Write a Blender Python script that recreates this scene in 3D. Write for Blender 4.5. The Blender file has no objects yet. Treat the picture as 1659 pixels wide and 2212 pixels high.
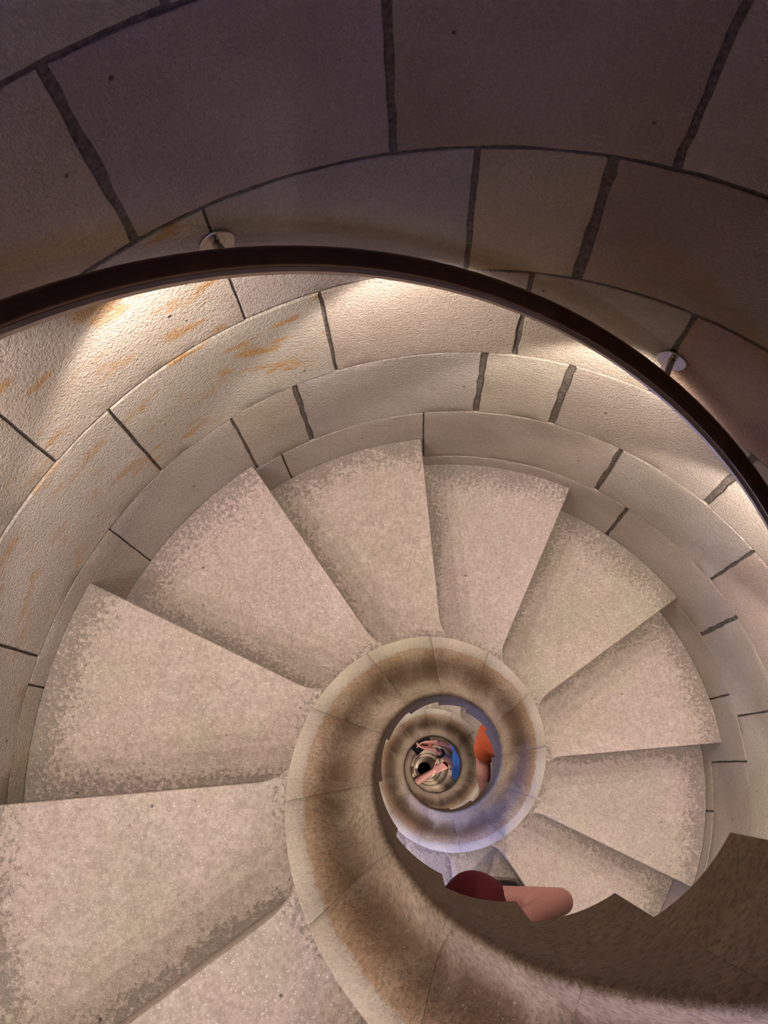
import bpy, bmesh, math, random
from mathutils import Vector, Matrix

random.seed(7)
S = 0.82                      # shaft radius in metres; layout below is in shaft radii
H = 0.2315                    # rise of one step (shaft radii)
TH0 = math.radians(184.68)    # azimuth of the nosing of step 0
DEG = math.pi / 180
KTOP, KBOT = -13, 106         # first and last step
scene = bpy.context.scene
coll = scene.collection

# ---------------------------------------------------------------- camera
F_PX, PITCH, ROLL = 1691.9, 0.3170, 0.04463
CAM = Vector((-0.0967, -0.0091, 1.6199)) * S
cam_data = bpy.data.cameras.new('camera')
cam_data.sensor_fit = 'HORIZONTAL'
cam_data.sensor_width = 36.0
cam_data.lens = 36.0 * F_PX / 1659.0
cam_data.clip_start = 0.01
cam_data.clip_end = 100
cam = bpy.data.objects.new('camera', cam_data)
coll.objects.link(cam)
cam.matrix_world = Matrix.Translation(CAM) @ Matrix.Rotation(ROLL, 4, 'Y') @ Matrix.Rotation(PITCH, 4, 'X')
scene.camera = cam

# ---------------------------------------------------------------- world, exposure, light levels
world = bpy.data.worlds.new('world')
scene.world = world
world.use_nodes = True
world.node_tree.nodes['Background'].inputs[0].default_value = (0.45, 0.5, 0.8, 1)
world.node_tree.nodes['Background'].inputs[1].default_value = 0.02
scene.view_settings.view_transform = 'Standard'
scene.view_settings.look = 'None'
scene.view_settings.gamma = 1.0
scene.view_settings.use_curve_mapping = False
scene.view_settings.exposure = 0.0
LED_W = 12.0
LED_COL = (1.0, 0.90, 0.82)
LED_DEEP_W = 50.0
WINDOW_W = (4.0, 8.0)
WINDOW_COL = ((0.42, 0.36, 1.0), (0.25, 0.36, 1.0))

# ---------------------------------------------------------------- helpers
def link(name, me, mat=None, parent=None):
    o = bpy.data.objects.new(name, me)
    coll.objects.link(o)
    if mat is not None and not me.materials:
        me.materials.append(mat)
    if parent is not None:
        o.parent = parent
    return o

def mesh(name, verts, faces, smooth=True):
    me = bpy.data.meshes.new(name)
    me.from_pydata(verts, [], faces)
    me.update()
    if smooth:
        me.shade_smooth()
    return me

def empty(name, loc=(0, 0, 0)):
    o = bpy.data.objects.new(name, None)
    coll.objects.link(o)
    o.location = loc
    return o

def tag(o, label=None, cat=None, group=None, kind=None):
    if label: o['label'] = label
    if cat: o['category'] = cat
    if group: o['group'] = group
    if kind: o['kind'] = kind
    return o

def cyl(r, th, z):
    return Vector((r * S * math.cos(th), r * S * math.sin(th), z * S))

class N:
    """small node-graph helper"""
    def __init__(self, name):
        self.m = bpy.data.materials.new(name)
        self.m.use_nodes = True
        self.t = self.m.node_tree
        self.b = self.t.nodes['Principled BSDF']
    def n(self, typ, **kw):
        nd = self.t.nodes.new(typ)
        ins = kw.pop('ins', {})
        for k, v in kw.items():
            setattr(nd, k, v)
        for k, v in ins.items():
            self.put(nd.inputs[k], v)
        return nd
    def put(self, sock, v):
        if isinstance(v, bpy.types.NodeSocket):
            self.t.links.new(v, sock)
        else:
            sock.default_value = v
    def math(self, op, a, b=0.0, clamp=False):
        nd = self.n('ShaderNodeMath', operation=op, use_clamp=clamp)
        self.put(nd.inputs[0], a); self.put(nd.inputs[1], b)
        return nd.outputs[0]
    def mix(self, fac, a, b, blend='MIX'):
        nd = self.n('ShaderNodeMix', data_type='RGBA', blend_type=blend)
        self.put(nd.inputs[0], fac)
        self.put(nd.inputs[6], a if isinstance(a, bpy.types.NodeSocket) else (*a, 1))
        self.put(nd.inputs[7], b if isinstance(b, bpy.types.NodeSocket) else (*b, 1))
        return nd.outputs[2]
    def noise(self, co, scale, detail=3, rough=0.55):
        nd = self.n('ShaderNodeTexNoise', ins={'Vector': co, 'Scale': scale, 'Detail': detail, 'Roughness': rough})
        return nd.outputs[0]
    def rng(self, v, a, b, c=0.0, d=1.0):
        nd = self.n('ShaderNodeMapRange', interpolation_type='SMOOTHSTEP')
        self.put(nd.inputs[0], v)
        for i, x in enumerate((a, b, c, d)):
            nd.inputs[i + 1].default_value = x
        return nd.outputs[0]
    def coords(self, jitter=True):
        co = self.n('ShaderNodeTexCoord').outputs['Object']
        self.info = self.n('ShaderNodeObjectInfo')
        if jitter:
            r = self.math('MULTIPLY', self.info.outputs['Random'], 37.0)
            co = self.n('ShaderNodeVectorMath', operation='ADD', ins={0: co, 1: r}).outputs[0]
        return co
    def bump(self, h, strength, dist, normal=None):
        nd = self.n('ShaderNodeBump', ins={'Height': h, 'Strength': strength, 'Distance': dist})
        if normal is not None:
            self.put(nd.inputs['Normal'], normal)
        return nd.outputs[0]
    def done(self, col, rough=0.85, normal=None, **extra):
        self.put(self.b.inputs['Base Color'], col if isinstance(col, bpy.types.NodeSocket) else (*col, 1))
        self.put(self.b.inputs['Roughness'], rough)
        if normal is not None:
            self.put(self.b.inputs['Normal'], normal)
        for k, v in extra.items():
            self.put(self.b.inputs[k.replace('_', ' ')], v)
        return self.m

# ---------------------------------------------------------------- materials
def make_wall_stone():
    g = N('sawn_sandstone')
    co = g.coords()
    uv = g.n('ShaderNodeTexCoord').outputs['UV']
    big = g.noise(co, 5, 4)
    fine = g.noise(co, 170, 4, 0.65)
    grain = g.noise(co, 420, 2, 0.6)
    c = g.mix(g.rng(big, 0.35, 0.65), (0.362, 0.309, 0.266), (0.420, 0.364, 0.325))
    c = g.mix(g.rng(fine, 0.3, 0.62, 0.0, 0.35), c, (0.24, 0.20, 0.165))
    c = g.mix(g.rng(grain, 0.62, 0.75, 0.0, 0.35), c, (0.80, 0.74, 0.66))
    # rust-coloured iron streaks, only on blocks that carry them (object alpha)
    mp = g.n('ShaderNodeMapping', ins={'Vector': uv, 'Rotation': (0, 0, 0.22), 'Scale': (9, 26, 1)}).outputs[0]
    st = g.noise(mp, 1.0, 4, 0.55)
    st2 = g.noise(uv, 11, 2)
    m = g.math('MULTIPLY', g.rng(st, 0.53, 0.62), g.rng(st2, 0.38, 0.56))
    m = g.math('MULTIPLY', m, g.info.outputs['Alpha'])
    c = g.mix(m, c, (0.34, 0.20, 0.09))
    # sparse dark holes
    v = g.n('ShaderNodeTexVoronoi', ins={'Vector': co, 'Scale': 13.0}).outputs['Distance']
    hole = g.rng(v, 0.025, 0.05, 1.0, 0.0)
    c = g.mix(g.math('MULTIPLY', hole, 0.7), c, (0.06, 0.045, 0.04))
    c = g.mix(1.0, c, g.info.outputs['Color'], 'MULTIPLY')
    hgt = g.math('ADD', fine, g.math('MULTIPLY', g.noise(co, 260, 2), 0.7))
    hgt = g.math('SUBTRACT', hgt, g.math('MULTIPLY', hole, 1.2))
    return g.done(c, 0.88, g.bump(hgt, 1.0, 0.0050), Specular_IOR_Level=0.25)

def make_tread_stone():
    g = N('worn_pink_limestone')
    co = g.coords()
    uv = g.n('ShaderNodeTexCoord').outputs['UV']
    sep = g.n('ShaderNodeSeparateXYZ', ins={0: uv})
    big = g.noise(co, 4.5, 4)
    mid = g.noise(co, 22, 4)
    fine = g.noise(co, 130, 4, 0.7)
    grain = g.noise(co, 330, 2, 0.6)
    c = g.mix(g.rng(big, 0.36, 0.62), (0.375, 0.312, 0.250), (0.415, 0.322, 0.290))
    c = g.mix(g.rng(mid, 0.45, 0.7, 0.0, 0.4), c, (0.48, 0.415, 0.36))
    c = g.mix(g.rng(g.noise(co, 48, 5, 0.7), 0.40, 0.58, 0.30, 0.0), c, (0.25, 0.20, 0.165))
    c = g.mix(g.rng(fine, 0.36, 0.60, 0.42, 0.0), c, (0.18, 0.14, 0.115))
    c = g.mix(g.rng(grain, 0.60, 0.72, 0.0, 0.55), c, (0.84, 0.76, 0.68))
    # noisy pitted grey dirt plus contact shade painted along riser, wall and curb edges
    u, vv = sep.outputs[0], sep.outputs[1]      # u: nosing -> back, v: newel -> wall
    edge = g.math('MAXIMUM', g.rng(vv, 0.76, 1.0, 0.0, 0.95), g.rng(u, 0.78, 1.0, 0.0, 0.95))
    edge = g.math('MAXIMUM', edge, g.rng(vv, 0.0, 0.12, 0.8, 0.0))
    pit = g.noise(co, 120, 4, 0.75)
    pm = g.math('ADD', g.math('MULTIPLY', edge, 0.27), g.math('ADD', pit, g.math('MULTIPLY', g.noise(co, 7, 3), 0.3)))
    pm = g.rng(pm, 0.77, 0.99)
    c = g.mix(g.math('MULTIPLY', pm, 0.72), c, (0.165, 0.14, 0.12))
    vor = g.n('ShaderNodeTexVoronoi', ins={'Vector': co, 'Scale': 15.0}).outputs['Distance']
    hole = g.rng(vor, 0.03, 0.055, 1.0, 0.0)
    c = g.mix(g.math('MULTIPLY', hole, 0.8), c, (0.04, 0.035, 0.035))
    c = g.mix(1.0, c, g.info.outputs['Color'], 'MULTIPLY')
    hgt = g.math('SUBTRACT', g.math('ADD', fine, g.math('MULTIPLY', mid, 0.6)), g.math('MULTIPLY', pm, 0.5))
    return g.done(c, 0.72, g.bump(hgt, 0.8, 0.004), Specular_IOR_Level=0.3)

def make_newel_stone():
    g = N('hand_worn_newel_stone')
    co = g.coords()
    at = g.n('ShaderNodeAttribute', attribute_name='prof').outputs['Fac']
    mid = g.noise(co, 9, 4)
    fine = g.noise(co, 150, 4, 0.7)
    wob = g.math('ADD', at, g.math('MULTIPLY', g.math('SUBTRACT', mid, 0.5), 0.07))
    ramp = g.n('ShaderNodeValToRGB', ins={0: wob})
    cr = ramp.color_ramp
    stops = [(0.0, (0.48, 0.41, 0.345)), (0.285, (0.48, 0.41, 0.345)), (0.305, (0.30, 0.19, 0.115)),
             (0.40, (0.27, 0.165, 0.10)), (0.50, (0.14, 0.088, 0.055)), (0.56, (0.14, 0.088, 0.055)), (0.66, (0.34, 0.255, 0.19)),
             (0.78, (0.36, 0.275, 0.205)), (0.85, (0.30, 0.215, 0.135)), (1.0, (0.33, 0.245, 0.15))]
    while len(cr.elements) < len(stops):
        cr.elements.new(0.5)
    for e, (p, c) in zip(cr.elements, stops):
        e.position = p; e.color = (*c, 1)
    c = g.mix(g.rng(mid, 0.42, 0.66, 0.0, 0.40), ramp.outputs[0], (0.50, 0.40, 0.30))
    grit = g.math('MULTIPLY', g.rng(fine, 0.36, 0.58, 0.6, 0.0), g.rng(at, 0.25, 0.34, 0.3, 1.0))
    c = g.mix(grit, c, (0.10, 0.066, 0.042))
    c = g.mix(g.rng(g.noise(co, 360, 2), 0.62, 0.74, 0.0, 0.4), c, (0.66, 0.55, 0.43))
    c = g.mix(1.0, c, g.info.outputs['Color'], 'MULTIPLY')
    return g.done(c, 0.6, g.bump(fine, 0.7, 0.003), Specular_IOR_Level=0.35)

def make_plain(name, col, rough=0.8, bump=0.0, scale=80, metallic=0.0, var=0.15):
    g = N(name)
    co = g.coords(False)
    nz = g.noise(co, scale, 3)
    c = g.mix(g.rng(nz, 0.3, 0.7), tuple(x * (1 - var) for x in col), tuple(min(1, x * (1 + var)) for x in col))
    nm = g.bump(nz, bump, 0.002) if bump else None
    return g.done(c, rough, nm, Metallic=metallic)

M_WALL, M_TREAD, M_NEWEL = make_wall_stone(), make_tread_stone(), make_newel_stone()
M_MORTAR = make_plain('dark_mortar', (0.095, 0.074, 0.058), 0.95, 0.8, 120, var=0.4)
M_BRONZE = make_plain('brown_bronze', (0.10, 0.055, 0.038), 0.20, 0.0, 40, metallic=0.75)
M_CHANNEL = make_plain('pale_metal_channel', (0.50, 0.42, 0.37), 0.32, 0.0, 40, metallic=0.9, var=0.05)
M_STEEL = make_plain('brushed_steel', (0.42, 0.38, 0.35), 0.38, 0.0, 200, metallic=0.9)
M_SCREW = make_plain('screw_steel', (0.30, 0.27, 0.25), 0.3, 0.0, 200, metallic=1.0)
M_SKIN = make_plain('skin', (0.72, 0.33, 0.27), 0.5, 0.1, 300, var=0.06)
M_DARKRED = make_plain('dark_red_cotton', (0.13, 0.008, 0.015), 0.9, 0.3, 500)
M_ORANGE = make_plain('orange_cotton', (0.80, 0.14, 0.05), 0.85, 0.3, 400)
M_BLUE = make_plain('blue_cotton', (0.06, 0.22, 0.85), 0.85, 0.3, 400)
M_WHITE = make_plain('white_cotton', (0.78, 0.78, 0.74), 0.85, 0.3, 400, var=0.04)
M_NAVY = make_plain('navy_cotton', (0.02, 0.025, 0.06), 0.85, 0.3, 400)
M_DENIM = make_plain('denim', (0.06, 0.09, 0.17), 0.85, 0.4, 500)
M_HAIR = make_plain('brown_hair', (0.05, 0.03, 0.02), 0.6, 0.6, 300)
M_SHOE = make_plain('shoe_rubber', (0.05, 0.05, 0.05), 0.7)
M_BLACK = make_plain('black_plastic', (0.008, 0.008, 0.009), 0.3)
M_EYE = make_plain('eye_dark', (0.03, 0.02, 0.02), 0.2)
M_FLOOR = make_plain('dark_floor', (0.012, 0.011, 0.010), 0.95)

g = N('led_lens'); g.b.inputs['Emission Color'].default_value = (*LED_COL, 1); g.b.inputs['Emission Strength'].default_value = 30
M_LED = g.done((0.9, 0.88, 0.8), 0.3)
g = N('frosted_pane'); g.b.inputs['Emission Color'].default_value = (*WINDOW_COL[1], 1); g.b.inputs['Emission Strength'].default_value = 6.0
M_PANE = g.done((0.7, 0.75, 0.85), 0.5)

# ---------------------------------------------------------------- wall
ZA, CH = 0.189, 1.5 * H                   # bed joint under the rail; course height
WIN_SPAN = {-4: (258.0, 279.0), -5: (258.0, 279.0), 6: (222.0, 243.0), 5: (222.0, 243.0)}   # slit windows, one per turn
WIN_COURSES = [(-4, -5), (6, 5)]          # courses (0 is just under joint ZA, negative is up) -> two-course slits

def z_top(course):                        # course n spans z_top(n+1)..z_top(n)
    return ZA - CH * course
C_UP, C_DN = -10, 8

# measured upright joints: course -> [(azimuth, joint width in degrees)]
J = {-3: [(114.0, .6), (150, .6), (188, .6), (225, .6), (300, .6), (340, .6), (20, .6), (52, .6), (84, .6)],
     -2: [(124.0, 1.0), (97.4, .8), (70.05, .9), (158, .6), (200, .6), (240, .6), (285, .6), (325, .6), (5, .6), (40, .6)],
     -1: [(144.9, .35), (116.9, .3), (89.15, .65), (75.85, 1.2), (40, .6), (8, .6), (330, .6), (295, .6), (255, .6), (220, .6), (182, .6)],
     0: [(166.3, .35), (136.45, .4), (107.3, .5), (81.1, .75), (61.25, .7), (30, .6), (355, .6), (318, .6), (280, .6), (240, .6), (200, .6)],
     1: [(170, .3), (147.2, .25), (124.1, .5), (113.8, .85), (85.35, 1.1), (72.6, 1.2), (44.55, 1.3), (17, .5), (340, .5), (300, .5), (258, .5), (215, .5)],
     2: [(119.55, .3), (94.2, .3), (60.3, .9), (34.1, .6), (5, .4), (335, .4), (300, .4), (262, .4), (225, .4), (190, .4), (150, .4)],
     3: [(53.6, .7), (26.25, .8), (9.35, .35), (341, .3), (315, .3), (280, .3), (258, .3), (220, .3), (180, .3), (140, .3), (95, .3)],
     4: [(13.65, .35), (0.9, .35), (330, .3), (305, .3), (280, .3), (258, .3), (215, .3), (175, .3), (130, .3), (85, .3), (45, .3)]}
BEDGAP = {-3: .0045, -2: .0050, -1: .0050, 0: .0034, 1: .0028, 2: .0024, 3: .0022, 4: .0020}   # half width of the joint above
# block tints keyed by (course, rounded azimuth of the block's clockwise end); last number = rust streaks
TINT = {(-2, 124): (1.05, .95, .78, .1), (-2, 97): (.88, .80, .78, 0), (-2, 70): (.84, .74, .62, 0),
        (-1, 117): (1.05, 1.02, .95, .9), (-1, 89): (.95, .92, .92, 0), (-1, 76): (1.0, .90, .68, 0), (-1, 40): (.92, .78, .68, 0),
        (0, 136): (1.04, 1.04, 1.0, .6), (0, 107): (1.06, 1.07, 1.0, 1.0), (0, 81): (1.04, .97, .90, 0), (0, 61): (1.02, .98, .88, .1), (0, 30): (.95, .72, .62, 0),
        (-1, 145): (1.02, 1.0, .92, .6), (0, 166): (1.02, 1.0, .94, .5),
        (1, 124): (.98, .97, .95, 0), (1, 114): (1.03, 1.0, .90, 0), (1, 85): (.98, .97, .95, 0), (1, 73): (1.08, 1.07, .96, 0), (1, 45): (.98, .94, .90, 0),
        (1, 147): (1.0, 1.0, .95, .2), (2, 94): (1.0, .97, .94, 0), (2, 60): (1.0, .96, .92, 0), (2, 34): (.97, .96, .94, 0), (2, 5): (1.02, .90, .85, 0),
        (3, 26): (.95, .90, .88, 0), (3, 9): (1.06, 1.05, .97, 0), (3, 341): (1.05, 1.04, .96, 0), (3, 54): (1.0, .96, .92, 0)}

# mortar shell = the wall itself
wall_verts, wall_faces = [], []
NSEG = 120                # 3 degrees each
zs = []
for c in range(C_UP, C_DN + 2):
    zs.append(z_top(c))
zs += [z_top(C_DN + 1) - 0.6 * i for i in range(1, 37)]
for z in zs:
    for i in range(NSEG):
        wall_verts.append(cyl(1.0050, 3.0 * i * DEG, z))
def in_win(course, thmid):
    return course in WIN_SPAN and WIN_SPAN[course][0] < (thmid % 360) < WIN_SPAN[course][1]
for j in range(len(zs) - 1):
    for i in range(NSEG):
        if in_win(C_UP + j, 3.0 * (i + .5)):
            continue
        a, b = j * NSEG + i, j * NSEG + (i + 1) % NSEG
        wall_faces.append((a, b, b + NSEG, a + NSEG))
wall = link('wall_outer', mesh('wall_outer', wall_verts, wall_faces), M_MORTAR)
tag(wall, 'round stair shaft wall of curved pale stone blocks with dark mortar joints', kind='structure')

def stone_block(course, t0, t1, w0, w1, g_top, g_bot, tint):
    """curved block between azimuths t0 < t1 (degrees)"""
    rnd = random.Random(course * 1000 + int(t0 * 10))
    a0, a1 = t0 + w0 / 2, t1 - w1 / 2
    zt, zb = z_top(course) - g_top, z_top(course + 1) + g_bot
    nu = max(4, int((a1 - a0) / 2.2)); nv = 9
    us = [0, 0.12 / (a1 - a0)] + [i / nu for i in range(1, nu)] + [1 - 0.12 / (a1 - a0), 1]
    vs = [0, .006] + [i / nv for i in range(1, nv)] + [.994, 1]
    rag0 = [rnd.uniform(-1, 1) * min(.16, w0 * .16) for _ in vs]
    rag1 = [rnd.uniform(-1, 1) * min(.16, w1 * .16) for _ in vs]
    dr = rnd.uniform(-.0012, .0012)
    V, U, Fs = [], [], []
    nU, nV = len(us), len(vs)
    for j, v in enumerate(vs):
        for i, u in enumerate(us):
            th = (a0 + rag0[j] + u * (a1 + rag1[j] - a0 - rag0[j]))
            zz = zb + v * (zt - zb)
            r = 1.0 + dr + rnd.uniform(-.0007, .0007)
            if i in (0, nU - 1) or j in (0, nV - 1):
                r += .0011
                if j in (0, nV - 1):
                    zz += rnd.uniform(-.25, .25) * (g_top if j else g_bot)
            V.append(cyl(r, th * DEG, zz)); U.append((th * DEG * S, zz * S))
    n0 = len(V)
    ring = [i for i in range(nU)] + [j * nU + nU - 1 for j in range(1, nV)] + \
           [(nV - 1) * nU + i for i in range(nU - 2, -1, -1)] + [j * nU for j in range(nV - 2, 0, -1)]
    for k in ring:
        p = V[k]; q = Vector((p.x, p.y, 0)).normalized() * 0.03
        V.append(p + q); U.append(U[k])
    for j in range(nV - 1):
        for i in range(nU - 1):
            a = j * nU + i
            Fs.append((a, a + nU, a + nU + 1, a + 1))
    m = len(ring)
    for k in range(m):
        Fs.append((ring[k], ring[(k + 1) % m], n0 + (k + 1) % m, n0 + k))
    me = mesh('stone_block', V, Fs)
    me.set_sharp_from_angle(angle=22 * DEG)
    uvl = me.uv_layers.new(name='UVMap')
    for lp in me.loops:
        uvl.data[lp.index].uv = U[lp.vertex_index]
    o = link('stone_block', me, M_WALL, wall)
    o.color = tint
    return o

for c in range(C_UP, C_DN + 1):
    if c in J:
        js = sorted(J[c])
    else:
        rr = random.Random(c * 17 + 3)
        js = sorted(((360 * i / 10 + rr.uniform(-9, 9) + (18 if c % 2 else 0)) % 360, .45) for i in range(10))
    if c in WIN_SPAN:                          # make the slit window fall exactly between two joints
        wa, wb = WIN_SPAN[c]
        js = sorted([x for x in js if not (wa - 8 < x[0] < wb + 8)] + [(wa, .3), (wb, .3)])
    for i, (t0, w0) in enumerate(js):
        t1, w1 = js[(i + 1) % len(js)]
        if i == len(js) - 1:
            t1 += 360
        if in_win(c, (t0 + t1) / 2):
            continue
        rr = random.Random(c * 77 + i)
        base = rr.uniform(.9, 1.04)
        tint = TINT.get((c, round(t0)), (base, base * rr.uniform(.94, 1.0), base * rr.uniform(.86, .98), 0))
        stone_block(c, t0, t1, w0, w1, BEDGAP.get(c, .003), BEDGAP.get(c + 1, .003), tint)

# floor at the foot of the shaft and ceiling over the top turn
def disc(name, z, mat, flip=False):
    V = [cyl(1.02, 2 * math.pi * i / 64, z) for i in range(64)]
    f = list(range(64))
    return link(name, mesh(name, V, [f[::-1] if flip else f], False), mat)
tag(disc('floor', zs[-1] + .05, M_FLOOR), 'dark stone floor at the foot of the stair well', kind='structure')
tag(disc('ceiling', z_top(C_UP) - .02, M_MORTAR, True), 'dark stone ceiling above the top turn of the stair', kind='structure')

# slit windows with frosted panes; daylight enters through them
def box_between(name, t0, t1, z0, z1, r0, r1, mat, parent, n=6):
    V, Fs = [], []
    for i in range(n + 1):
        th = (t0 + (t1 - t0) * i / n) * DEG
        V += [cyl(r0, th, z0), cyl(r1, th, z0), cyl(r1, th, z1), cyl(r0, th, z1)]
    for i in range(n):
        a = 4 * i
        for s in range(4):
            Fs.append((a + s, a + (s + 1) % 4, a + 4 + (s + 1) % 4, a + 4 + s))
    Fs += [(3, 2, 1, 0), (4 * n, 4 * n + 1, 4 * n + 2, 4 * n + 3)]
    return link(name, mesh(name, V, Fs, False), mat, parent)

for wi, (c_lo, c_hi) in enumerate(WIN_COURSES):
    z1, z0 = z_top(c_hi), z_top(c_lo + 1)
    a, b = WIN_SPAN[c_lo]
    e = empty('window_%d' % (wi + 1), cyl(1.1, (a + b) / 2 * DEG, z0))
    tag(e, 'narrow slit window with frosted pane set deep in the shaft wall', kind='structure')
    inv = Matrix.Translation(-e.location)
    def part(o):
        o.parent = e; o.location = -e.location
        return o
    part(box_between('window_pane', a + 1, b - 1, z0 + .02, z1 - .02, 1.085, 1.09, M_PANE, None))
    part(box_between('window_jamb', a - 1, a + 1, z0 - .02, z1 + .02, 1.012, 1.12, M_WALL, None))
    part(box_between('window_jamb', b - 1, b + 1, z0 - .02, z1 + .02, 1.012, 1.12, M_WALL, None))
    part(box_between('window_sill', a, b, z0 - .02, z0 + .02, 1.012, 1.12, M_WALL, None))
    part(box_between('window_lintel', a, b, z1 - .02, z1 + .02, 1.012, 1.12, M_WALL, None))
    part(box_between('window_bar', (a + b) / 2 - .6, (a + b) / 2 + .6, z0, z1, 1.07, 1.084, M_STEEL, None, 2))
    L = bpy.data.lights.new('daylight', 'AREA')
    L.shape = 'RECTANGLE'; L.size = .26; L.size_y = (z1 - z0) * S * .9
    L.energy = WINDOW_W[wi]; L.color = WINDOW_COL[wi]
    lo = bpy.data.objects.new('daylight', L); coll.objects.link(lo)
    th = (a + b) / 2 * DEG
    lo.location = cyl(1.06, th, (z0 + z1) / 2)
    d = Vector((-math.cos(th), -math.sin(th), -0.25))
    lo.rotation_euler = d.to_track_quat('-Z', 'Y').to_euler()

# ---------------------------------------------------------------- the stair
def tread_mesh():
    R0, R1 = .345, .9985
    rs = [.345, .352, .360, .370, .382, .396, .412, .43, .45, .50, .58, .66, .74, .82, .90, .96, R1]
    t, b = .12, .006
    V, U, Fs = [], [], []
    nper = None
    for r in rs:
        s = .034 * (max(0, .42 - r) / .075) ** 2.2
        f = -s / r
        back = 34.5 * DEG
        sec = [(f, -b, 0), (f + .3 * b / r, -.3 * b, 0), (f + b / r, 0, .01)]
        for i in range(1, 14):
            u = i / 13
            sec.append((f + b / r + (back - f - b / r) * u, 0, u * back / (30 * DEG)))
        sec += [(back, -t, 1), (f + .045 / r + 2 * DEG, -t, .2), (f + .035 / r + 2 * DEG, -H, .2), (f, -H, 0), (f, -.6 * H, 0)]
        nper = len(sec)
        for (ph, z, u) in sec:
            V.append(cyl(r, ph, z)); U.append((u, (r - .35) / .65))
    for j in range(len(rs) - 1):
        for i in range(nper):
            a, c = j * nper + i, j * nper + (i + 1) % nper
            Fs.append((a, c, c + nper, a + nper))
    me = mesh('step', V, Fs)      # ends stay open: one is buried in the newel, the other against the wall
    uvl = me.uv_layers.new(name='UVMap')
    for lp in me.loops:
        uvl.data[lp.index].uv = U[lp.vertex_index]
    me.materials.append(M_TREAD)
    fix_normals(me)
    me.shade_smooth(); me.set_sharp_from_angle(angle=40 * DEG)
    return me

def fix_normals(me):
    bm = bmesh.new(); bm.from_mesh(me)
    bmesh.ops.recalc_face_normals(bm, faces=bm.faces)
    bm.to_mesh(me); bm.free()

# newel profile: (radius, height over the pitch line, colour position)
PROF = [(.350, .000, .02), (.350, .066, .05), (.3485, .072, .10), (.344, .075, .15), (.330, .076, .22), (.320, .076, .27),
        (.316, .073, .295), (.312, .074, .305), (.303, .077, .33), (.292, .074, .38), (.280, .064, .43), (.268, .047, .48), (.254, .035, .53),
        (.240, .033, .57), (.227, .043, .62), (.216, .062, .66), (.206, .086, .70), (.198, .106, .74), (.191, .118, .78),
        (.186, .118, .81), (.182, .108, .84), (.181, .085, .87), (.182, .040, .90), (.186, .000, .93)]
def newel_mesh():
    P0, P1 = 6.0 * DEG, 36.0 * DEG
    n = 18
    V, A, Fs = [], [], []
    npf = len(PROF) + 2
    for i in range(n + 1):
        u = i / n
        ph = P0 + (P1 - P0) * u
        e = .0012 if i in (0, n) else 0.0            # arris at the joint between segments
        if i == 0: ph += .0008
        if i == n: ph -= .0008
        zt = H * ph / (30 * DEG)
        zb = -.15 + .075 * u
        V.append(cyl(.350 - e, ph, zb)); A.append(0)
        for (r, dz, a) in PROF:
            sgn = -1 if r > .3 else 1
            V.append(cyl(r + sgn * e * .4, ph, zt + dz - e * .6)); A.append(a)
        V.append(cyl(.190, ph, zb)); A.append(1.0)
    for i in range(n):
        for j in range(npf):
            a, b = i * npf + j, i * npf + (j + 1) % npf
            Fs.append((a, b, b + npf, a + npf))
    Fs.append(tuple(range(npf))); Fs.append(tuple(n * npf + j for j in range(npf - 1, -1, -1)))
    me = mesh('newel_segment', V, Fs)
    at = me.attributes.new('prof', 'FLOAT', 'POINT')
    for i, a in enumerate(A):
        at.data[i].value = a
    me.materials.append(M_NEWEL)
    fix_normals(me)
    me.shade_smooth(); me.set_sharp_from_angle(angle=50 * DEG)
    return me

stair = empty('spiral_staircase', (0, 0, 0))
tag(stair, 'open-well spiral staircase of worn pinkish stone winding down around a narrow shaft', 'staircase')
ME_T, ME_N = tread_mesh(), newel_mesh()
for k in range(KTOP, KBOT + 1):
    rr = random.Random(k + 500)
    th = TH0 - k * 30 * DEG
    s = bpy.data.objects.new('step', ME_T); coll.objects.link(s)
    s.parent = stair
    s.location = (0, 0, -k * H * S)
    s.rotation_euler = (0, 0, th)
    b = rr.uniform(.94, 1.05)
    s.color = (b, b * rr.uniform(.95, 1.0), b * rr.uniform(.92, 1.0), 1)
    nw = bpy.data.objects.new('newel_segment', ME_N); coll.objects.link(nw)
    nw.parent = s
    b = rr.uniform(.93, 1.05)
    nw.color = (b, b * rr.uniform(.96, 1.02), b * rr.uniform(.92, 1.04), 1)

# ---------------------------------------------------------------- handrail with lamps
RR, RDZ = .866, 1.082
def helix_sweep(name, prof, k0, k1, per_step, mat, parent, closed=True):
    V, Fs = [], []
    n = int((k1 - k0) * per_step)
    m = len(prof)
    for i in range(n + 1):
        k = k0 + (k1 - k0) * i / n
        th = TH0 - k * 30 * DEG
        for (dr, dz) in prof:
            V.append(cyl(RR + dr, th, -k * H + RDZ + dz))
    for i in range(n):
        for j in range(m):
            a, b = i * m + j, i * m + (j + 1) % m
            Fs.append((a, b, b + m, a + m))
    Fs += [tuple(range(m)), tuple(n * m + j for j in range(m - 1, -1, -1))]
    me = mesh(name, V, Fs)
    fix_normals(me)
    me.shade_smooth(); me.set_sharp_from_angle(angle=35 * DEG)
    return link(name, me, mat, parent)

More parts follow.
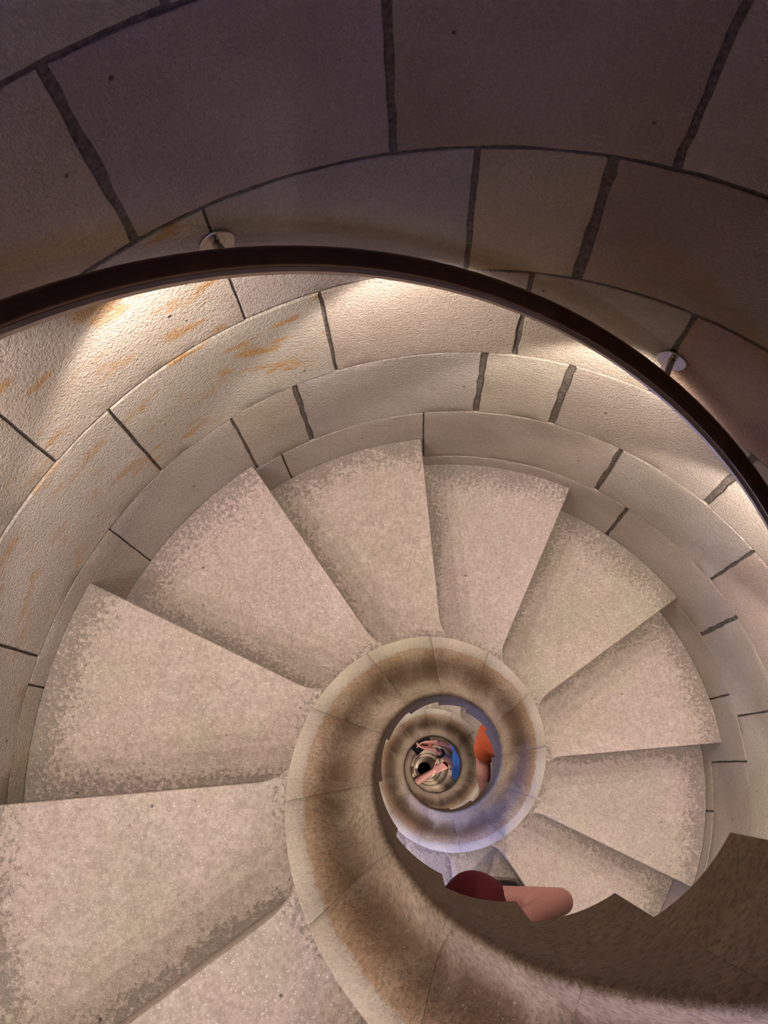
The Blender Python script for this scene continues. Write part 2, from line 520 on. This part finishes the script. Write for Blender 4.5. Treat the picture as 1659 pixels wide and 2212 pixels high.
rail = empty('handrail', (0, 0, 0))
tag(rail, 'thin brown bronze handrail with downlights curving along the stone wall', 'handrail')
RT = .0185
tube = []
for i in range(20):
    a = 2 * math.pi * i / 20
    rr_ = RT * (0.93 if i in (8,) else 1.0)
    tube.append((rr_ * math.cos(a), rr_ * math.sin(a)))
K_END = 60
helix_sweep('rail_tube', tube, KTOP + 1, K_END, 10, M_BRONZE, rail)
ch = [(-.0150, -.008), (-.0205, -.0150), (-.0205, -.0235), (.0150, -.0235), (.0150, -.008)]
helix_sweep('light_channel', ch, KTOP + 1, K_END, 10, M_CHANNEL, rail)

def lathe(name, prof, axis_m, mat, parent, n=24):
    """prof [(radius, height)] in metres, placed by matrix"""
    V, Fs = [], []
    for (r, hgt) in prof:
        for i in range(n):
            a = 2 * math.pi * i / n
            V.append(axis_m @ Vector((r * math.cos(a), r * math.sin(a), hgt)))
    for j in range(len(prof) - 1):
        for i in range(n):
            a, b = j * n + i, j * n + (i + 1) % n
            Fs.append((a, b, b + n, a + n))
    Fs += [tuple(range(n - 1, -1, -1)), tuple((len(prof) - 1) * n + i for i in range(n))]
    me = mesh(name, V, Fs)
    fix_normals(me); me.shade_smooth(); me.set_sharp_from_angle(angle=35 * DEG)
    return link(name, me, mat, parent)

def frame(origin, zdir):
    q = Vector(zdir).to_track_quat('Z', 'Y')
    return Matrix.Translation(origin) @ q.to_matrix().to_4x4()

def tube_path(name, pts, rad, mat, parent, n=10):
    V, Fs = [], []
    for i, p in enumerate(pts):
        d = (pts[min(i + 1, len(pts) - 1)] - pts[max(i - 1, 0)]).normalized()
        x = d.orthogonal().normalized()
        if i:                                     # keep the ring from twisting
            x = (px - d * px.dot(d)).normalized()
        px = x
        y = d.cross(x)
        for j in range(n):
            a = 2 * math.pi * j / n
            V.append(p + (x * math.cos(a) + y * math.sin(a)) * rad)
    for i in range(len(pts) - 1):
        for j in range(n):
            a, b = i * n + j, i * n + (j + 1) % n
            Fs.append((a, b, b + n, a + n))
    Fs += [tuple(range(n - 1, -1, -1)), tuple((len(pts) - 1) * n + j for j in range(n))]
    me = mesh(name, V, Fs); fix_normals(me); me.shade_smooth(); me.set_sharp_from_angle(angle=40 * DEG)
    return link(name, me, mat, parent)

# brackets every 56 degrees
for i in range(-6, 12):
    azd = 116.9 - 56.0 * i
    kk = (math.degrees(TH0) - azd) / 30
    if not (KTOP + 1.2 < kk < 22):
        continue
    th = azd * DEG
    zr = -kk * H + RDZ
    zf = zr - .116
    inward = Vector((-math.cos(th), -math.sin(th), 0))
    c = cyl(.999, th, zf)
    fr = frame(c, inward)
    br = lathe('bracket', [(.028, 0), (.028, .003), (.0265, .0042), (.010, .0045)], fr, M_STEEL, rail, 32)
    for sx in (-1, 1):
        off = fr @ Vector((0, 0, .0042)) + (Vector((0, 0, .017 * sx)))
        lathe('screw', [(.0042, 0), (.0040, .0012), (.0028, .0022), (.001, .0024)], frame(off, inward), M_SCREW, br, 12)
    p0 = c + inward * .003
    p3 = cyl(RR + .004, th, zr - .010)
    pts = [p0, p0.lerp(p3, .3), p0.lerp(p3, .7), p3]
    tube_path('bracket_arm', pts, .0065, M_STEEL, br)

def led(kk, watts, lens=True):
    th = TH0 - kk * 30 * DEG
    zr = -kk * H + RDZ
    p = cyl(RR, th, zr - .0235)
    if lens:
        lathe('led_lens', [(.006, 0), (.006, .0015), (.004, .0025)], frame(p, (0, 0, -1)), M_LED, rail, 12)
    L = bpy.data.lights.new('rail_led', 'SPOT')
    L.energy = watts; L.color = LED_COL
    L.spot_size = 1.85; L.spot_blend = 0.30
    L.shadow_soft_size = .012
    o = bpy.data.objects.new('rail_led', L); coll.objects.link(o)
    o.location = p + Vector((0, 0, -.006))
    o.rotation_euler = Vector((-math.cos(th) * .12, -math.sin(th) * .12, -1)).to_track_quat('-Z', 'Y').to_euler()
    o.parent = rail
for k in range(KTOP + 2, 27):
    led(k - .03, LED_W)
for k in range(28, 60, 3):
    led(k, LED_DEEP_W)
for k in range(62, 100, 6):
    led(k, LED_DEEP_W * 2, False)

# ---------------------------------------------------------------- people
def capsule(bm, p0, p1, r0, r1, n=12, m=5):
    p0, p1 = Vector(p0), Vector(p1)
    d = (p1 - p0)
    if d.length < 1e-5: d = Vector((0, 0, 1e-4))
    q = d.to_track_quat('Z', 'Y')
    rings = []
    for j in range(m + 1):
        a = -math.pi / 2 + math.pi / 2 * j / m
        rings.append((p0, r0 * math.cos(a), r0 * math.sin(a)))
    for j in range(m + 1):
        a = math.pi / 2 * j / m
        rings.append((p1, r1 * math.cos(a), r1 * math.sin(a)))
    prev = None
    vs_first = None
    for (c, r, z) in rings:
        vs = [bm.verts.new(c + q @ Vector((max(r, 1e-4) * math.cos(2 * math.pi * i / n), max(r, 1e-4) * math.sin(2 * math.pi * i / n), z))) for i in range(n)]
        if prev:
            for i in range(n):
                bm.faces.new((prev[i], prev[(i + 1) % n], vs[(i + 1) % n], vs[i]))
        else:
            vs_first = vs
        prev = vs
    bm.faces.new(vs_first[::-1]); bm.faces.new(prev)

def ellipsoid(bm, c, rx, ry, rz, rot=None, n=16):
    mat = Matrix.Translation(Vector(c)) @ (rot.to_4x4() if rot else Matrix()) @ Matrix.Diagonal((rx, ry, rz, 1))
    bmesh.ops.create_uvsphere(bm, u_segments=n, v_segments=n // 2 + 2, radius=1, matrix=mat)

def fused(name, bm, mat, parent, voxel, smooth=4):
    me = bpy.data.meshes.new(name)
    bm.to_mesh(me); bm.free()
    me.materials.append(mat)
    o = link(name, me, None, parent)
    rm = o.modifiers.new('fuse', 'REMESH'); rm.mode = 'VOXEL'; rm.voxel_size = voxel; rm.use_smooth_shade = True
    if smooth:
        sm = o.modifiers.new('soft', 'SMOOTH'); sm.factor = .5; sm.iterations = smooth
    return o

def hand(bm, wrist, tip_dir, palm_n, curl=.35, side=1, sc=1.0):
    """palm, four fingers of different length with knuckle bends, thumb from the side of the palm"""
    d = Vector(tip_dir).normalized(); nrm = Vector(palm_n); nrm = (nrm - d * nrm.dot(d)).normalized()
    lat = d.cross(nrm) * side
    w = Vector(wrist)
    for x in (-.026, -.009, .009, .026):
        capsule(bm, w + lat * x * .7 * sc, w + (d * .085 + lat * x) * sc, .0135 * sc, .0115 * sc)
    for x, ln in ((-.030, .062), (-.010, .076), (.010, .082), (.030, .074)):
        p = w + (d * .088 + lat * x) * sc; dirn = d.copy()
        for s, (frac, rad) in enumerate(((.45, .0088), (.32, .008), (.23, .0072))):
            dirn = (dirn + nrm * curl * (.5 + .4 * s)).normalized()
            q = p + dirn * ln * frac * sc
            capsule(bm, p, q, rad * sc, rad * .93 * sc, 10, 4); p = q
    p = w + (d * .022 + lat * .028) * sc
    dirn = (d * .62 + lat * .75 + nrm * .25).normalized()
    for frac, rad in ((.034, .0125), (.030, .0098), (.024, .0085)):
        q = p + dirn * frac * sc
        capsule(bm, p, q, rad * sc, rad * .93 * sc, 10, 4); p = q
        dirn = (dirn + d * .35).normalized()

def person(label, J, tops, shirt_mat, trouser_mat, face, sleeve=.55, group=None, hands=None, hair=M_HAIR, arm=.85):
    """J: joints in metres. One fused body; shirt, trousers, hair, shoes as children."""
    V = {k: Vector(v) for k, v in J.items()}
    root_loc = (V['ankL'] + V['ankR']) / 2
    bm = bmesh.new()
    face = Vector(face).normalized()
    up = (V['head'] - V['neck']).normalized()
    across = (V['shL'] - V['shR']).normalized()
    # torso, neck
    pel, chest, neck = V['pelvis'], V['chest'], V['neck']
    for sgn, sh, hp in ((1, 'shL', 'hipL'), (-1, 'shR', 'hipR')):
        capsule(bm, V[sh].lerp(chest, .25), V[hp], .085, .095)
        capsule(bm, neck, V[sh], .05, .055)
    capsule(bm, chest, pel, .115, .12)
    capsule(bm, neck, neck.lerp(V['head'], .75), .055, .052)
    # head with face
    hd = V['head']
    rot = Matrix((face.cross(up).normalized(), (face - up * face.dot(up)).normalized(), up)).transposed()
    ellipsoid(bm, hd + up * .02, .076, .094, .105, rot)
    ellipsoid(bm, hd + up * -.055 + face * .025, .055, .066, .060, rot)
    capsule(bm, hd + face * .088 + up * .012, hd + face * .108 + up * -.022, .010, .014, 8, 3)
    sd = face.cross(up).normalized()
    for s in (-1, 1):
        ellipsoid(bm, hd + sd * s * .077, .014, .022, .033, rot, 10)
    capsule(bm, hd + face * .085 + up * -.060 - sd * .02, hd + face * .085 + up * -.060 + sd * .02, .008, .008, 8, 3)
    # limbs
    for s in 'LR':
        capsule(bm, V['sh' + s], V['el' + s], .052 * arm, .040 * arm)
        capsule(bm, V['el' + s], V['el' + s].lerp(V['wr' + s], .3), .040 * arm, .042 * arm)
        capsule(bm, V['el' + s].lerp(V['wr' + s], .3), V['wr' + s], .042 * arm, .027 * arm)
        capsule(bm, V['hip' + s], V['kn' + s], .085, .056)
        capsule(bm, V['kn' + s], V['kn' + s].lerp(V['ank' + s], .35), .054, .056)
        capsule(bm, V['kn' + s].lerp(V['ank' + s], .35), V['ank' + s], .056, .036)
        fd = Vector((face.x, face.y, 0)).normalized()
        capsule(bm, V['ank' + s] + Vector((0, 0, -.045)) - fd * .03, V['ank' + s] + fd * .15 + Vector((0, 0, -.055)), .033, .026)
        hh = (hands or {}).get(s, None)
        fore = (V['wr' + s] - V['el' + s]).normalized()
        if hh:
            hand(bm, V['wr' + s], hh[0], hh[1], hh[2], hh[3], .9)
        else:
            hand(bm, V['wr' + s], fore, face, .3, 1 if s == 'L' else -1)
    root = empty('person', root_loc + Vector((0, 0, -.083)))
    tag(root, label, 'person', group)
    def put(o):
        o.parent = root; o.location = -root.location
        return o
    put(fused('body', bm, M_SKIN, None, .0065, 3))
    # clothes follow the body a little outside it
    bm = bmesh.new()
    for sh, hp in (('shL', 'hipL'), ('shR', 'hipR')):
        capsule(bm, V[sh].lerp(chest, .25), V[hp].lerp(pel, .2), .098, .108)
        capsule(bm, neck.lerp(V[sh], .25), V[sh], .058, .066)
    capsule(bm, chest, pel, .128, .132)
    for s in 'LR':
        capsule(bm, V['sh' + s], V['sh' + s].lerp(V['el' + s], sleeve), .067, .060)
    put(fused('shirt', bm, shirt_mat, None, .010, 4))
    bm = bmesh.new()
    capsule(bm, V['hipL'], V['hipR'], .108, .108)
    for s in 'LR':
        capsule(bm, V['hip' + s], V['kn' + s], .097, .070)
        capsule(bm, V['kn' + s], V['ank' + s] + Vector((0, 0, .03)), .068, .058)
    put(fused('trousers', bm, trouser_mat, None, .012, 4))
    bm = bmesh.new()
    ellipsoid(bm, hd + up * .040 - face * .016, .084, .094, .098, rot)
    ellipsoid(bm, hd - up * .02 - face * .045, .076, .062, .085, rot)
    put(fused('hair', bm, hair, None, .009, 2))
    for s in 'LR':
        fd = Vector((face.x, face.y, 0)).normalized()
        bm = bmesh.new()
        capsule(bm, V['ank' + s] + Vector((0, 0, -.045)) - fd * .03, V['ank' + s] + fd * .155 + Vector((0, 0, -.052)), .043, .034)
        capsule(bm, V['ank' + s], V['ank' + s] + Vector((0, 0, -.04)) - fd * .01, .044, .044)
        put(fused('shoe', bm, M_SHOE, None, .009, 2))
        bm = bmesh.new()
        ellipsoid(bm, hd + face * .084 + up * .015 + sd * (.031 if s == 'L' else -.031), .012, .008, .007, rot, 10)
        me = bpy.data.meshes.new('eye'); bm.to_mesh(me); bm.free(); me.materials.append(M_EYE)
        put(link('eye', me))
    return root, put

def P(x, y, z):
    return Vector((x * S, y * S, z * S))
def tread_z(k):
    return -k * H * S
ANK = .085                        # ankle above the tread

def legs(J, pelvis, across, ka, kb, fwd, spread=.10):
    """feet on steps ka (left) and kb (right)"""
    ax = Vector((across.x, across.y, 0)).normalized(); f = Vector((fwd.x, fwd.y, 0)).normalized()
    J['hipL'] = pelvis + ax * .085 - Vector((0, 0, .03)); J['hipR'] = pelvis - ax * .085 - Vector((0, 0, .03))
    for s, k, sg in (('L', ka, 1), ('R', kb, -1)):
        base = J['hip' + s] + ax * .02 * sg + (f * .10 if s == 'L' else -f * .04)
        J['ank' + s] = Vector((base.x, base.y, tread_z(k) + ANK))
        mid = (J['hip' + s] + J['ank' + s]) / 2
        J['kn' + s] = mid + f * .05

# person climbing under the near turn: dark red top, bent bare arm
J1 = {}
c1 = P(-.02, -.64, 0)
zf = tread_z(9)
J1['pelvis'] = Vector((c1.x, c1.y, zf + .90))
J1['chest'] = Vector((c1.x + .03, c1.y + .055, zf + 1.20))
J1['neck'] = Vector((c1.x + .05, c1.y + .06, zf + 1.40))
J1['head'] = Vector((c1.x + .08, c1.y + .055, zf + 1.56))
J1['shL'] = P(.035, -.338, -.62)
J1['shR'] = Vector((c1.x - .02, c1.y - .13, zf + 1.33))
J1['elL'] = P(.256, -.332, -.62)
J1['wrL'] = P(.045, -.395, -.38)
J1['elR'] = J1['shR'] + Vector((.10, -.03, -.26))
J1['wrR'] = J1['elR'] + Vector((.20, .08, .02))
legs(J1, J1['pelvis'], Vector((0, 1, 0)), 9, 9, Vector((1, 0, 0)))
person('person in dark red top climbing below the near stone rim, bare arm bent', J1, None, M_DARKRED, M_DENIM, (1, 0, -.1), sleeve=.08, arm=.70)

# person in orange one turn further down
J2 = {}
c2 = P(.60, .16, 0)
zf = tread_z(18)
J2['pelvis'] = Vector((c2.x, c2.y, zf + .90))
J2['chest'] = Vector((c2.x - .06, c2.y - .03, zf + 1.18))
J2['neck'] = Vector((c2.x - .06, c2.y - .05, zf + 1.38))
J2['head'] = Vector((c2.x - .06, c2.y - .08, zf + 1.54))
J2['shR'] = P(.290, .165, -2.76)
J2['shL'] = Vector((c2.x + .11, c2.y - .03, zf + 1.32))
J2['elR'] = P(.256, .045, -3.05)
J2['wrR'] = P(.262, -.15, -3.10)
J2['elL'] = J2['shL'] + Vector((.02, -.08, -.26))
J2['wrL'] = J2['elL'] + Vector((-.02, -.19, .03))
legs(J2, J2['pelvis'], Vector((1, .2, 0)), 18, 18, Vector((.1, -1, 0)))
person('person in orange sleeve reaching a bare arm down along the stair well', J2, None, M_ORANGE, M_NAVY, (0, -1, -.1), sleeve=.62)

# person in blue two turns down, both arms over the well with a phone
J3 = {}
c3 = P(.56, .14, 0)
zf = tread_z(30)
J3['pelvis'] = Vector((c3.x, c3.y, zf + .90))
J3['chest'] = P(.325, .08, -5.48)
J3['neck'] = P(.37, .10, -5.24)
J3['head'] = P(.37, .11, -5.05)
J3['shR'] = P(.265, .235, -5.40)
J3['shL'] = P(.27, -.09, -5.44)
J3['elR'] = P(.26, .145, -5.64)
J3['elL'] = P(.235, .005, -5.64)
J3['wrR'] = P(.046, .212, -5.50)
J3['wrL'] = P(.033, .150, -5.46)
legs(J3, J3['pelvis'], Vector((-.2, -1, 0)), 30, 30, Vector((-1, 0, 0)))
r3, put3 = person('person in blue shirt holding a phone over the well with both arms', J3, None, M_BLUE, M_DENIM, (-1, 0, -.6), sleeve=.7, arm=.74,
                  hands={'L': ((-1, .15, 0), (.1, 1, .2), .35, 1), 'R': ((-1, -.05, 0), (.1, -1, .2), .35, -1)})
a = J3['wrL'].lerp(J3['elL'], .22)
watch = lathe('watch', [(.029, -.011), (.034, -.008), (.034, .008), (.029, .011)], frame(a, J3['elL'] - J3['wrL']), M_BLACK, None, 20)
put3(watch)
bmc = bmesh.new()
capsule(bmc, J3['neck'].lerp(J3['shR'], .2), J3['neck'].lerp(J3['shR'], 1.0), .069, .070)
put3(fused('shoulder_yoke', bmc, M_WHITE, None, .009, 3))['label'] = 'white shoulder panel of the shirt'

bmp = bmesh.new()
bmesh.ops.create_cube(bmp, size=1, matrix=Matrix.Diagonal((.15, .074, .009, 1)))
bmesh.ops.bevel(bmp, geom=bmp.edges[:] , offset=.0035, segments=2, affect='EDGES')
mp_ = bpy.data.meshes.new('phone'); bmp.to_mesh(mp_); bmp.free()
phone = link('phone', mp_, M_BLACK)
phone.location = P(-.085, .195, -5.62); phone.rotation_euler = (.2, .15, .7)
tag(phone, 'black phone held out over the well by the person in blue', 'phone')
bml = bmesh.new()
for (x, y) in ((.055, .018), (.055, -.002), (.038, .008)):
    bmesh.ops.create_cone(bml, cap_ends=True, segments=12, radius1=.006, radius2=.006, depth=.003, matrix=Matrix.Translation((x, y, .0055)))
ml = bpy.data.meshes.new('camera_lens'); bml.to_mesh(ml); bml.free()
link('camera_lens', ml, M_SCREW, phone)

# person three turns down: only a forearm and hand show
J4 = {}
c4 = P(-.46, -.42, 0)
zf = tread_z(35)
J4['pelvis'] = Vector((c4.x, c4.y, zf + .88))
J4['chest'] = P(-.40, -.35, -6.75)
J4['neck'] = P(-.38, -.35, -6.48)
J4['head'] = P(-.37, -.34, -6.28)
J4['shL'] = P(-.46, -.20, -6.68)
J4['shR'] = P(-.25, -.40, -6.70)
J4['elR'] = P(-.21, -.165, -6.93)
J4['wrR'] = P(.030, -.026, -6.9)
J4['elL'] = J4['shL'] + Vector((.02, .03, -.27))
J4['wrL'] = J4['elL'] + Vector((.10, .06, .10))
legs(J4, J4['pelvis'], Vector((-.66, .75, 0)), 35, 35, Vector((.75, .66, 0)))
person('person far down the well, bare forearm and hand stretched across the opening', J4, None, M_NAVY, M_NAVY, (.75, .66, -.4), sleeve=.5,
       hands={'R': ((1, .43, .15), (.2, 0, -1), .06, 1)})
